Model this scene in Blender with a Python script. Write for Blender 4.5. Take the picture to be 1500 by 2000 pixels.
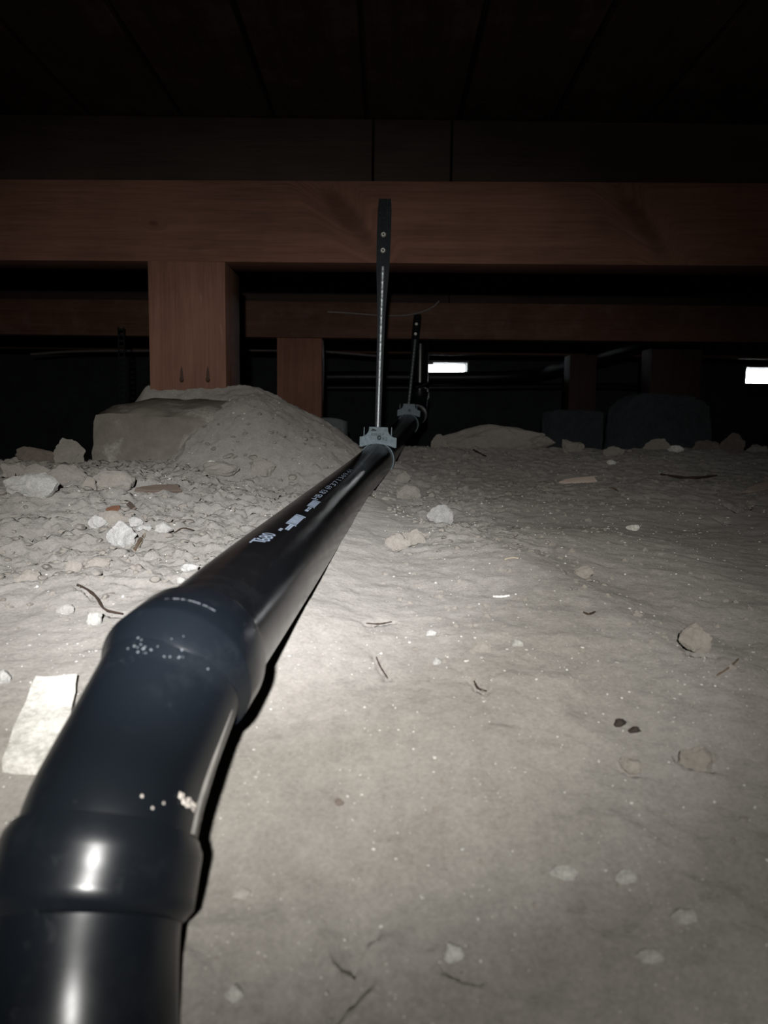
import bpy, bmesh, math, random
import numpy as np
from mathutils import Vector, Matrix, noise as mnoise

for o in list(bpy.data.objects): bpy.data.objects.remove(o)
SC = bpy.context.scene
COL = SC.collection
random.seed(7)

# ------------------------------------------------------------------ camera
PITCH = math.radians(6.3); ROLL = math.radians(0.75); FPX = 1500.0
CAM = Vector((0, 0, .2))
FWD = Vector((0, math.cos(PITCH), -math.sin(PITCH)))
_r = Vector((1, 0, 0)); _u = _r.cross(FWD)
RIGHT = _r * math.cos(ROLL) + _u * math.sin(ROLL)
UP = _u * math.cos(ROLL) - _r * math.sin(ROLL)
cd = bpy.data.cameras.new('camera'); cam = bpy.data.objects.new('camera', cd); COL.objects.link(cam)
M = Matrix((RIGHT, UP, -FWD)).transposed().to_4x4(); M.translation = CAM
cam.matrix_world = M
cd.sensor_fit = 'AUTO'; cd.sensor_width = 36; cd.lens = 36 * FPX / 2000; cd.clip_start = .01
cd.dof.use_dof = True; cd.dof.focus_distance = .85; cd.dof.aperture_fstop = 13
SC.camera = cam

# ------------------------------------------------------------------ world, lamps, exposure
w = bpy.data.worlds.new('daylight'); SC.world = w; w.use_nodes = True
bg = w.node_tree.nodes['Background']; bg.inputs[0].default_value = (.93, .97, 1, 1); bg.inputs[1].default_value = 30.0
vs = SC.view_settings
vs.view_transform = 'Standard'; vs.look = 'None'; vs.gamma = 1; vs.use_curve_mapping = False; vs.exposure = 0.0

def dirpx(px, py):
    return RIGHT * ((px - 750) / FPX) + UP * ((1000 - py) / FPX) + FWD

def spot(name, loc, aim, energy, angle, blend, colour, radius):
    l = bpy.data.lights.new(name, 'SPOT'); l.energy = energy; l.spot_size = math.radians(angle); l.spot_blend = blend
    l.color = colour; l.shadow_soft_size = radius
    o = bpy.data.objects.new(name, l); COL.objects.link(o); o.location = loc
    o.rotation_euler = Vector(aim).to_track_quat('-Z', 'Y').to_euler()
    return o
# the lamp worn behind and above the camera: an oval beam, a narrow cool core and a faint wide spill
LAMP = Vector((-.012, -.15, .29))
beam_o = spot('torch_beam', LAMP, Vector((-.15, 1.00, .10)) - LAMP, 25.0, 58, 1.0, (1, .985, .955), .008); beam_o.scale = (1.42, 1, 1)
core_o = spot('torch_core', LAMP, Vector((-.12, .62, .095)) - LAMP, 34.0, 25, 1.0, (.90, .92, 1), .008); core_o.scale = (1.6, 1, 1)
spot('torch_spill', LAMP, Vector((-.03, .80, .15)) - LAMP, 5.2, 128, 1.0, (1, .975, .93), .008)

# ------------------------------------------------------------------ geometry helpers
def W(px, py, z):                       # a point of the place from its picture position and its depth
    return CAM + dirpx(px, py) * z
def WY(px, py, Y):
    d = dirpx(px, py); return CAM + d * (Y / d.y)

def tag(o, label=None, cat=None, group=None, kind=None):
    if label: o['label'] = label
    if cat: o['category'] = cat
    if group: o['group'] = group
    if kind: o['kind'] = kind
    return o

def empty(name, loc, label=None, cat=None, group=None, kind=None):
    o = bpy.data.objects.new(name, None); COL.objects.link(o); o.location = loc
    o.empty_display_size = .02
    return tag(o, label, cat, group, kind)

def finish(bm, name, mat, parent=None, smooth=40, loc=None):
    bmesh.ops.recalc_face_normals(bm, faces=bm.faces)
    if smooth:
        for f in bm.faces: f.smooth = True
        for e in bm.edges:
            if len(e.link_faces) == 2 and e.calc_face_angle(0) > math.radians(smooth): e.smooth = False
    me = bpy.data.meshes.new(name); bm.to_mesh(me); bm.free()
    if mat: me.materials.append(mat)
    o = bpy.data.objects.new(name, me); COL.objects.link(o)
    if loc is not None: o.location = loc
    if parent:
        o.parent = parent
    return o

def pyobj(name, v, f, mat, parent=None, smooth=40):
    bm = bmesh.new()
    vv = [bm.verts.new(p) for p in v]
    for q in f:
        try: bm.faces.new([vv[i] for i in q])
        except ValueError: pass
    return finish(bm, name, mat, parent, smooth)

def box_bm(sx, sy, sz, bev=.002, bm=None, mtx=None, segs=2):
    b = bmesh.new()
    bmesh.ops.create_cube(b, size=1)
    bmesh.ops.scale(b, vec=(sx, sy, sz), verts=b.verts)
    if bev: bmesh.ops.bevel(b, geom=b.edges[:], offset=bev, segments=segs, profile=.6, affect='EDGES')
    if mtx is not None: b.transform(mtx)
    if bm is None: return b
    me = bpy.data.meshes.new('t'); b.to_mesh(me); b.free(); bm.from_mesh(me); bpy.data.meshes.remove(me)
    return bm

def catmull(pts, n=12):
    P = [Vector(p) for p in pts]; P = [P[0] * 2 - P[1]] + P + [P[-1] * 2 - P[-2]]
    out = []
    for i in range(1, len(P) - 2):
        for k in range(n):
            t = k / n; a, b, c, d = P[i-1], P[i], P[i+1], P[i+2]
            out.append(.5 * (2*b + (c - a)*t + (2*a - 5*b + 4*c - d)*t*t + (3*b - a - 3*c + d)*t**3))
    out.append(P[-2]); return out

class Path:
    def __init__(s, pts):
        s.p = [Vector(p) for p in pts]; s.s = [0]
        for a, b in zip(s.p, s.p[1:]): s.s.append(s.s[-1] + (b - a).length)
        s.L = s.s[-1]
    def at(s, t):
        i = 0
        while i < len(s.s) - 2 and t > s.s[i+1]: i += 1
        u = (t - s.s[i]) / (s.s[i+1] - s.s[i])
        return s.p[i].lerp(s.p[i+1], u)
    def tan(s, t):
        e = .004
        return (s.at(min(t + e, s.L)) - s.at(max(t - e, 0))).normalized()
    def near(s, q):
        best = min(range(401), key=lambda k: (s.at(s.L*k/400) - q).length)
        return s.L * best / 400

def sweep(path, prof, n=56, cap=True, ref=Vector((0, 0, 1)), wob=None):
    """prof: list of (s, r); rings round the path; returns verts, faces"""
    v, f = [], []
    for k, (t, r) in enumerate(prof):
        T = path.tan(t); A = (ref - T * ref.dot(T)).normalized(); B = T.cross(A); c = path.at(t)
        for i in range(n):
            a = 2 * math.pi * i / n
            rr = r * (1 + (wob(t, a) if wob else 0))
            v.append(c + A * math.cos(a) * rr + B * math.sin(a) * rr)
    for k in range(len(prof) - 1):
        for i in range(n):
            j = (i + 1) % n
            f.append((k*n + i, k*n + j, (k+1)*n + j, (k+1)*n + i))
    if cap:
        f.append(tuple(range(n))); f.append(tuple(range((len(prof)-1)*n, len(prof)*n)))
    return v, f

def fill(prof, step=.006):               # extra rings so a swept part follows its curve
    out = [prof[0]]
    for (a, ra), (b, rb) in zip(prof, prof[1:]):
        k = max(1, int(abs(b - a) / step))
        for i in range(1, k + 1): out.append((a + (b - a)*i/k, ra + (rb - ra)*i/k))
    return out

def poly_prism(pts, th, mtx=None, bev=0):
    """pts: outline in x,z; extruded along y"""
    bm = bmesh.new()
    a = [bm.verts.new((x, -th/2, z)) for x, z in pts]
    fc = bm.faces.new(a)
    r = bmesh.ops.extrude_face_region(bm, geom=[fc])
    bmesh.ops.translate(bm, vec=(0, th, 0), verts=[g for g in r['geom'] if isinstance(g, bmesh.types.BMVert)])
    if bev: bmesh.ops.bevel(bm, geom=bm.edges[:], offset=bev, segments=1, affect='EDGES')
    if mtx is not None: bm.transform(mtx)
    return bm

def text_mesh(s, size=1.0):
    cu = bpy.data.curves.new('t', 'FONT'); cu.body = s; cu.size = size; cu.resolution_u = 3
    o = bpy.data.objects.new('t', cu); COL.objects.link(o)
    bpy.context.view_layer.update()
    dg = bpy.context.evaluated_depsgraph_get(); ev = o.evaluated_get(dg)
    me = bpy.data.meshes.new_from_object(ev)
    v = [tuple(p.co) for p in me.vertices]; f = [tuple(p.vertices) for p in me.polygons]
    bpy.data.objects.remove(o); bpy.data.curves.remove(cu); bpy.data.meshes.remove(me)
    return v, f

# ------------------------------------------------------------------ materials
def mat(name):
    m = bpy.data.materials.new(name); m.use_nodes = True
    nt = m.node_tree; return m, nt, nt.nodes['Principled BSDF']
def N(nt, typ, **kw):
    n = nt.nodes.new(typ)
    for k, v in kw.items():
        if k.startswith('i_'):
            key = k[2:]; n.inputs[int(key) if key.isdigit() else key].default_value = v
        else: setattr(n, k, v)
    return n
def ramp(nt, src, stops, interp='LINEAR'):
    r = nt.nodes.new('ShaderNodeValToRGB'); r.color_ramp.interpolation = interp
    e = r.color_ramp.elements
    while len(e) < len(stops): e.new(.5)
    for el, (p, c) in zip(e, stops):
        el.position = p; el.color = c if len(c) == 4 else (*c, 1)
    nt.links.new(src, r.inputs[0]); return r
def mixc(nt, fac, a, b, mode='MIX'):
    m = nt.nodes.new('ShaderNodeMix'); m.data_type = 'RGBA'; m.blend_type = mode
    for sock, val in ((m.inputs[0], fac), (m.inputs[6], a), (m.inputs[7], b)):
        if isinstance(val, bpy.types.NodeSocket): nt.links.new(val, sock)
        elif isinstance(val, (int, float)): sock.default_value = val
        else: sock.default_value = (*val, 1)
    return m.outputs[2]
def noise(nt, vec, scale, detail=6, rough=.6, dist=0):
    n = N(nt, 'ShaderNodeTexNoise', i_Scale=scale, i_Detail=detail, i_Roughness=rough, i_Distortion=dist)
    if vec: nt.links.new(vec, n.inputs['Vector'])
    return n.outputs['Fac']
def bump(nt, b, h, strength, dist):
    n = N(nt, 'ShaderNodeBump', i_Strength=strength, i_Distance=dist); nt.links.new(h, n.inputs['Height'])
    nt.links.new(n.outputs[0], b.inputs['Normal']); return n
def coords(nt, kind='Object'):
    return nt.nodes.new('ShaderNodeTexCoord').outputs[kind]
def mapping(nt, vec, scale=(1, 1, 1), loc=(0, 0, 0), rot=(0, 0, 0)):
    m = N(nt, 'ShaderNodeMapping'); m.inputs['Scale'].default_value = scale; m.inputs['Location'].default_value = loc
    m.inputs['Rotation'].default_value = rot; nt.links.new(vec, m.inputs['Vector']); return m.outputs[0]

def dirt_mat(name, c0, c1, c2, speck=True, rel=1.0):
    m, nt, b = mat(name); v = coords(nt)
    n1 = noise(nt, v, 9, 8, .65); n2 = noise(nt, v, 70, 8, .7); n3 = noise(nt, v, 420, 4, .7)
    c = ramp(nt, n1, [(.3, c0), (.52, c1), (.72, c2)]).outputs[0]
    c = mixc(nt, .35, c, ramp(nt, n2, [(.3, [x*.62 for x in c0]), (.7, [min(1, x*1.25) for x in c2])]).outputs[0])
    c = mixc(nt, .3, c, ramp(nt, n3, [(.3, [x*.6 for x in c0]), (.75, [min(1, x*1.3) for x in c2])]).outputs[0])
    if speck:
        vo = N(nt, 'ShaderNodeTexVoronoi', i_Scale=260.0); nt.links.new(v, vo.inputs['Vector'])
        s = ramp(nt, vo.outputs['Distance'], [(.10, (1, 1, 1)), (.16, (0, 0, 0))]).outputs[0]
        k = ramp(nt, noise(nt, v, 25, 3, .6), [(.52, (0, 0, 0)), (.62, (1, 1, 1))]).outputs[0]
        s = mixc(nt, 1.0, s, k, 'MULTIPLY')
        s2 = mixc(nt, 1.0, s, (.6, .6, .6), 'MULTIPLY')
        c = mixc(nt, s2, c, (.62, .59, .53))
    nt.links.new(c, b.inputs['Base Color']); b.inputs['Roughness'].default_value = .95; b.inputs['Diffuse Roughness'].default_value = 1.0
    b.inputs['Specular IOR Level'].default_value = .15
    h = N(nt, 'ShaderNodeMath', operation='ADD'); nt.links.new(n2, h.inputs[0])
    h2 = N(nt, 'ShaderNodeMath', operation='MULTIPLY'); h2.inputs[1].default_value = .35; nt.links.new(n3, h2.inputs[0]); nt.links.new(h2.outputs[0], h.inputs[1])
    bump(nt, b, h.outputs[0], .6, .006 * rel)
    return m

def rock_mat(name, c0, c1, scale=60, rel=.004):
    m, nt, b = mat(name); v = coords(nt)
    n1 = noise(nt, v, scale, 8, .7); n2 = noise(nt, v, scale * 6, 4, .7)
    c = ramp(nt, n1, [(.35, c0), (.65, c1)]).outputs[0]
    c = mixc(nt, .35, c, ramp(nt, n2, [(.3, [x*.55 for x in c0]), (.7, [min(1, x*1.2) for x in c1])]).outputs[0])
    nt.links.new(c, b.inputs['Base Color']); b.inputs['Roughness'].default_value = .92; b.inputs['Diffuse Roughness'].default_value = .8
    b.inputs['Specular IOR Level'].default_value = .2
    bump(nt, b, n1, .7, rel); return m

def wood_mat(name, c0, c1, c2, axis, knots=(), scuff=0.0, dust=0.0):
    """grain runs along axis; knots: (u, v, length, width, angle) on the x-z face"""
    m, nt, b = mat(name); v = coords(nt)
    vv = v
    if knots:
        # bend the grain round every knot
        sx = N(nt, 'ShaderNodeSeparateXYZ'); nt.links.new(v, sx.inputs[0]); kmask = None; zsum = sx.outputs[2]
        for (ku, kv, kl, kw, ka) in knots:
            mp = N(nt, 'ShaderNodeMapping', vector_type='TEXTURE')
            mp.inputs['Location'].default_value = (ku, 0, kv); mp.inputs['Rotation'].default_value = (0, ka, 0); mp.inputs['Scale'].default_value = (kl, 10, kw)
            nt.links.new(v, mp.inputs['Vector'])
            ln = N(nt, 'ShaderNodeVectorMath', operation='LENGTH'); nt.links.new(mp.outputs[0], ln.inputs[0])
            fo = N(nt, 'ShaderNodeMapRange', interpolation_type='SMOOTHERSTEP'); fo.inputs['From Min'].default_value = 2.6; fo.inputs['From Max'].default_value = .2
            nt.links.new(ln.outputs['Value'], fo.inputs['Value'])
            mu = N(nt, 'ShaderNodeMath', operation='MULTIPLY_ADD'); mu.inputs[1].default_value = .05; nt.links.new(fo.outputs[0], mu.inputs[0]); nt.links.new(zsum, mu.inputs[2]); zsum = mu.outputs[0]
            km = N(nt, 'ShaderNodeMapRange', interpolation_type='SMOOTHSTEP'); km.inputs['From Min'].default_value = 1.25; km.inputs['From Max'].default_value = .35
            ns = noise(nt, v, 40, 4, .6); ad = N(nt, 'ShaderNodeMath', operation='MULTIPLY_ADD'); ad.inputs[1].default_value = .9; nt.links.new(ns, ad.inputs[0]); nt.links.new(ln.outputs['Value'], ad.inputs[2])
            sb = N(nt, 'ShaderNodeMath', operation='SUBTRACT'); sb.inputs[1].default_value = .45; nt.links.new(ad.outputs[0], sb.inputs[0])
            nt.links.new(sb.outputs[0], km.inputs['Value'])
            if kmask is None: kmask = km.outputs[0]
            else:
                mx = N(nt, 'ShaderNodeMath', operation='MAXIMUM'); nt.links.new(kmask, mx.inputs[0]); nt.links.new(km.outputs[0], mx.inputs[1]); kmask = mx.outputs[0]
        cx = N(nt, 'ShaderNodeCombineXYZ'); nt.links.new(sx.outputs[0], cx.inputs[0]); nt.links.new(sx.outputs[1], cx.inputs[1]); nt.links.new(zsum, cx.inputs[2]); vv = cx.outputs[0]
    sc = [1, 1, 1]; sc[axis] = .045
    g = mapping(nt, vv, tuple(sc))
    n1 = noise(nt, g, 46, 5, .6, .6); n2 = noise(nt, g, 260, 3, .6); n3 = noise(nt, v, 6, 4, .6)
    c = ramp(nt, n1, [(.32, c0), (.5, c1), (.68, c2)]).outputs[0]
    c = mixc(nt, .3, c, ramp(nt, n2, [(.35, [x*.5 for x in c0]), (.6, c2)]).outputs[0])
    c = mixc(nt, .4, c, ramp(nt, n3, [(.35, [x*.6 for x in c1]), (.65, c2)]).outputs[0])
    if knots: kf = N(nt, 'ShaderNodeMath', operation='MULTIPLY'); kf.inputs[1].default_value = .62; nt.links.new(kmask, kf.inputs[0]); c = mixc(nt, kf.outputs[0], c, (.06, .024, .015))
    if scuff:
        s = ramp(nt, noise(nt, mapping(nt, v, (1, 1, .12), rot=(0, .15, 0)), 75, 4, .6, 1.0), [(.64, (0, 0, 0)), (.74, (scuff,)*3)]).outputs[0]
        k = ramp(nt, noise(nt, v, 9, 2, .5), [(.5, (0, 0, 0)), (.62, (1, 1, 1))]).outputs[0]
        c = mixc(nt, mixc(nt, 1.0, s, k, 'MULTIPLY'), c, (.42, .33, .27))
    if dust:
        s = ramp(nt, noise(nt, v, 18, 6, .7), [(.5, (0, 0, 0)), (.75, (dust,)*3)]).outputs[0]
        c = mixc(nt, s, c, (.3, .25, .2))
    nt.links.new(c, b.inputs['Base Color']); b.inputs['Roughness'].default_value = .75; b.inputs['Specular IOR Level'].default_value = .25
    bump(nt, b, n1, .4, .002)
    return m

def plastic_mat(name, col, rough, dust=.25, scr=.5):
    m, nt, b = mat(name); v = coords(nt)
    d = ramp(nt, noise(nt, v, 30, 7, .7), [(.52, (0, 0, 0)), (.8, (dust,)*3)]).outputs[0]
    s = ramp(nt, noise(nt, mapping(nt, v, (1, .15, 1)), 160, 3, .6, .5), [(.66, (0, 0, 0)), (.74, (dust*.6,)*3)]).outputs[0]
    c = mixc(nt, d, col, (.10, .105, .11)); c = mixc(nt, s, c, (.14, .15, .155))
    nt.links.new(c, b.inputs['Base Color'])
    r = ramp(nt, noise(nt, v, 45, 6, .65), [(.3, (rough - .02,)*3), (.7, (rough + .05,)*3)]).outputs[0]
    nt.links.new(r, b.inputs['Roughness'])
    bump(nt, b, noise(nt, v, 220, 3, .5), .04 * scr, .002)
    return m

def metal_mat(name, c0, c1, rough=.45, scale=300, metallic=.85):
    m, nt, b = mat(name); v = coords(nt)
    n1 = noise(nt, v, scale, 6, .7)
    c = ramp(nt, n1, [(.35, c0), (.62, c1)]).outputs[0]
    nt.links.new(c, b.inputs['Base Color']); b.inputs['Metallic'].default_value = metallic
    nt.links.new(ramp(nt, n1, [(.3, (rough - .08,)*3), (.7, (rough + .15,)*3)]).outputs[0], b.inputs['Roughness'])
    return m

def flat_mat(name, col, rough=.7, spec=.3):
    m, nt, b = mat(name); v = coords(nt)
    c = ramp(nt, noise(nt, v, 120, 4, .6), [(.3, [x*.8 for x in col]), (.7, [min(1, x*1.15) for x in col])]).outputs[0]
    nt.links.new(c, b.inputs['Base Color']); b.inputs['Roughness'].default_value = rough; b.inputs['Specular IOR Level'].default_value = spec
    return m

DIRT = dirt_mat('dry_dirt', (.225, .207, .184), (.288, .269, .242), (.355, .334, .304))
CLOD = dirt_mat('clod_dirt', (.25, .227, .196), (.295, .270, .236), (.35, .322, .282), speck=False, rel=1.1)
DARKCLOD = dirt_mat('dark_clod_dirt', (.13, .105, .09), (.17, .14, .12), (.21, .175, .15), speck=False, rel=.6)
DUSTY = rock_mat('dusty_stone', (.27, .25, .22), (.42, .40, .37), 50)
PALE = rock_mat('pale_stone', (.29, .28, .255), (.52, .51, .47), 90, .005)
WHITE = rock_mat('white_stone', (.32, .315, .295), (.58, .57, .54), 130, .005)
def stained_mat():
    m, nt, b = mat('stained_pier_concrete'); v = coords(nt)
    n0_ = noise(nt, v, 7, 6, .6, .4); n1 = noise(nt, v, 40, 8, .7); n2 = noise(nt, v, 240, 4, .7)
    c = ramp(nt, n1, [(.35, (.20, .178, .15)), (.65, (.26, .235, .20))]).outputs[0]
    p = ramp(nt, n2, [(.3, (.26, .24, .21)), (.7, (.50, .47, .42))]).outputs[0]
    k = ramp(nt, n0_, [(.53, (0, 0, 0)), (.57, (.8, .8, .8))]).outputs[0]
    c = mixc(nt, k, c, p); nt.links.new(c, b.inputs['Base Color']); b.inputs['Roughness'].default_value = .95; b.inputs['Specular IOR Level'].default_value = .15
    bump(nt, b, n1, .6, .005); return m
CONC = stained_mat()
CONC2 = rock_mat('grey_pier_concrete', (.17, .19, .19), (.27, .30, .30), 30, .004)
SLAB = rock_mat('pale_mortar', (.36, .345, .31), (.80, .78, .72), 55, .005)
GRITM = flat_mat('white_grit', (.72, .70, .65), .6)
TWIG = flat_mat('twig_bark', (.22, .16, .11), .85)
PALETWIG = flat_mat('pale_straw', (.50, .43, .32), .8)
DARKTWIG = flat_mat('dark_root', (.06, .04, .028), .9)
LEAF = flat_mat('dry_leaf', (.20, .10, .06), .8)
CHIP = wood_mat('split_wood', (.46, .34, .27), (.66, .52, .43), (.82, .70, .60), 0)
DEBRIS = flat_mat('dark_debris', (.05, .038, .032), .9)
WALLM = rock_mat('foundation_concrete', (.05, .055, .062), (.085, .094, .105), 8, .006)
CONC3 = rock_mat('shade_toned_pier_concrete', (.06, .068, .076), (.10, .112, .124), 30, .004)  # dimmed copy of the grey block concrete, weak light painted into its colour
POSTW3 = wood_mat('shade_toned_post_wood', (.04, .022, .018), (.06, .032, .025), (.08, .045, .035), 2)  # darkened post wood: the lamp's fall-off at the right put into the colour
BEAMW = wood_mat('red_beam_wood', (0.107, 0.048, 0.033), (0.168, 0.077, 0.051), (0.230, 0.110, 0.075), 0,
                 knots=[(-.075, .01, .085, .022, math.radians(48)), (.46, .0, .08, .02, math.radians(50)), (-.43, -.005, .012, .007, .2)])
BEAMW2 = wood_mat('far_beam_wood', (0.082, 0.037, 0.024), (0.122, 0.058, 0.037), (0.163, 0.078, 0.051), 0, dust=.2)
POSTW = wood_mat('post_wood', (0.146, 0.068, 0.044), (0.211, 0.102, 0.068), (0.270, 0.136, 0.092), 2, scuff=.55)
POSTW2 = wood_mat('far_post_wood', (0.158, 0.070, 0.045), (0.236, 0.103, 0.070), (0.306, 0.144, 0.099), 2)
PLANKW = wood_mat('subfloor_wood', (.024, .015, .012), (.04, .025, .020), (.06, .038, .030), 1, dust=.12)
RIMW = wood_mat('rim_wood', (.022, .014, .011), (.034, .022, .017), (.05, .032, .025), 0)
ABS = plastic_mat('black_plastic_pipe', (.006, .0068, .008), .22, .10, .05)
ABSF = plastic_mat('black_plastic_fitting', (.0065, .0088, .012), .29, .11, .06)
GALV = metal_mat('galvanised_steel', (.30, .34, .36), (.60, .64, .66), .42)
GALVD = metal_mat('dark_strap_steel', (.010, .012, .014), (.028, .031, .034), .5)
CLAMPM = metal_mat('zinc_clamp', (.075, .105, .12), (.17, .21, .23), .5, 160, .6)
SCREWM = metal_mat('bright_screw', (.55, .52, .46), (.75, .72, .66), .4, 500, .5)
SLOT = flat_mat('screw_recess', (.02, .018, .016), .7)
INK = flat_mat('print_ink', (.42, .50, .62), .6)
ENGR = flat_mat('stamped_mark', (.05, .06, .065), .6)
GLUE = flat_mat('dried_cement', (.72, .66, .60), .5)
CABLE = flat_mat('grey_cable', (.22, .19, .18), .5)
BLACKP = plastic_mat('far_black_pipe', (.012, .012, .014), .42, .10)
NAILM = flat_mat('rusty_nail', (.07, .04, .03), .7)

# ------------------------------------------------------------------ ground shape
_rng = np.random.RandomState(11)
_perm = _rng.permutation(512); _perm = np.concatenate([_perm, _perm, _perm])
_ga = _rng.rand(512) * 2 * np.pi; _gx, _gy = np.cos(_ga), np.sin(_ga); _gr = _rng.rand(512, 3)
def perlin(x, y):
    xi = np.floor(x).astype(int); yi = np.floor(y).astype(int); xf = x - xi; yf = y - yi
    u = xf**3*(xf*(xf*6 - 15) + 10); v = yf**3*(yf*(yf*6 - 15) + 10)
    def g(ix, iy, dx, dy):
        h = _perm[(_perm[ix % 512] + iy) % 512]; return _gx[h]*dx + _gy[h]*dy
    a = g(xi, yi, xf, yf); b = g(xi+1, yi, xf-1, yf); c = g(xi, yi+1, xf, yf-1); d = g(xi+1, yi+1, xf-1, yf-1)
    return (a + u*(b - a)) * (1 - v) + (c + u*(d - c)) * v
def lumps(x, y):
    """rounded, flat-topped clods packed at random"""
    xi = np.floor(x).astype(int); yi = np.floor(y).astype(int); best = np.full(x.shape, 9.0); best2 = best.copy(); hh = np.zeros(x.shape)
    for dx in (-1, 0, 1):
        for dy in (-1, 0, 1):
            h = _perm[(_perm[(xi + dx) % 512] + yi + dy) % 512]
            d = np.hypot(xi + dx + _gr[h, 0] - x, yi + dy + _gr[h, 1] - y)
            m = d < best
            best2 = np.where(m, best, np.minimum(best2, d)); hh = np.where(m, _gr[h, 2], hh); best = np.where(m, d, best)
    return np.clip((hh - .45) * 1.8, 0, 1) * np.clip((best2 - best) * 5.0, 0, 1) ** .7
def sstep(a, b, x):
    t = np.clip((x - a) / (b - a), 0, 1); return t*t*(3 - 2*t)

YS = [-2, .05, .16, .24, .35, .45, .6, .9, 1.2, 1.5, 1.9, 2.02, 2.3, 2.7, 7]
ZS = [-.04, -.02, -.012, 0, .030, .056, .076, .086, .094, .106, .154, .150, .07, .03, .0]
CRACKS = []
def base_h(x, y):
    h = np.interp(y, YS, ZS)
    h = (h + np.interp(y - .05, YS, ZS) + np.interp(y + .05, YS, ZS)) / 3
    h = h + .036 * sstep(-.10, -.36, x) * sstep(.62, 1.05, y)
    # left of the pier the ground breaks off into a dug hollow
    edge = 1.27 + .10 * sstep(-.62, -.45, x) - .04 * np.sin(x * 9)
    drop = sstep(0, .22, y - edge) * sstep(-.36, -.48, x)
    h = h * (1 - drop) + (-.02) * drop
    # earth heaped over the pier of the near post
    d = np.hypot(np.maximum(0, np.abs(x + .365) - .075), np.where(y < 1.5, 1.25, 1) * (y - 1.50))
    cone = .275 - .50 * np.maximum(0, d - .045) + .02 * np.minimum(0, x + .2)
    cone = cone + .045 * np.exp(-((x + .235) / .07)**2 - ((y - 1.33) / .085)**2)
    cone = cone - 1.0 * np.maximum(0, -.45 - x) - 1.5 * np.clip(-.33 - x, 0, .2) * sstep(1.44, 1.30, y)
    k = .02
    h = np.where(cone > h - .1, .5 * (h + cone + np.sqrt((h - cone)**2 + k*k)) - k*.2, h)
    # hollow along the pipe towards the hanger and a soft low bank on the right
    h = h - .020 * np.exp(-((x + .02) / .06)**2) * sstep(1.15, 1.45, y) * (1 - sstep(1.7, 2.0, y))
    px_ = -.08 + .054 * (y - .45)
    h = h + .017 * np.exp(-((x - px_ - .012) / .055)**2) * sstep(.36, .50, y) * (1 - sstep(1.05, 1.35, y)) + .007 * np.exp(-((x + .09) / .09)**2) * sstep(.12, .24, y) * (1 - sstep(.36, .48, y))
    bd = (x - .068) * .93 + (y - .78) * .365
    h = h - .014 * sstep(0, .075, bd) * (1 - sstep(.25, .55, bd)) * sstep(.40, .55, y) * (1 - sstep(.95, 1.15, y))
    h = h + .016 * np.exp(-((x - .20) / .16)**2 - ((y - .80) / .16)**2)
    h = h - .012 * np.exp(-((x - .42) / .14)**2 - ((y - .98) / .14)**2)
    return h
def ground_h(x, y, fine=True):
    x = np.asarray(x, float); y = np.asarray(y, float)
    h = base_h(x, y)
    if not fine: return h
    rub = sstep(-.02, -.14, x) * sstep(.50, .68, y) * (1 - sstep(1.25, 1.4, y))          # rubble left of the pipe
    rub = np.maximum(rub, .55 * sstep(.02, .06, x) * (1 - sstep(.10, .22, x)) * sstep(.62, .8, y) * (1 - sstep(1.1, 1.3, y)))
    far = sstep(1.0, 1.4, y)
    near = 1 - sstep(.28, .36, y)
    h = h + .010 * perlin(x * 4 + 3, y * 4) + .0042 * perlin(x * 11, y * 11 + 7)
    h = h + (.0018 + .003 * rub + .0030 * far + .0016 * near) * perlin(x * 33 + 9, y * 33)
    h = h + (.0008 + .0016 * rub + .0020 * far + .0016 * near) * perlin(x * 85, y * 85 + 3)
    h = h + (.0003 + .0006 * rub) * perlin(x * 230 + 5, y * 230)
    wx = x + .012 * perlin(x * 30 + 1, y * 30) + .004 * perlin(x * 110, y * 110); wy = y + .012 * perlin(x * 30, y * 30 + 5) + .004 * perlin(x * 110 + 4, y * 110)
    h = h + (.0026 * rub + .0010 * far + .0005) * lumps(wx * 140 + 3, wy * 140)
    h = h + (.0065 * rub * (1 - sstep(1.12, 1.28, y)) + .0008 * far) * lumps(wx * 27, wy * 27)
    h = h + (.0042 * rub + .0014 * far + .0008) * lumps(wx * 62 + 7, wy * 62)
    return h
def gz(x, y): return float(ground_h(np.array([x]), np.array([y]))[0])
def G(px, py, fine=True):
    """where the ray of a picture position meets the ground"""
    d = dirpx(px, py); t = np.arange(.15, 4, .003)
    X = CAM.x + d.x*t; Y = CAM.y + d.y*t; Z = CAM.z + d.z*t
    hit = np.nonzero(Z < base_h(X, Y))[0]
    i = hit[0] if len(hit) else len(t) - 1
    return Vector((X[i], Y[i], gz(X[i], Y[i]))), float(t[i])

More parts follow.
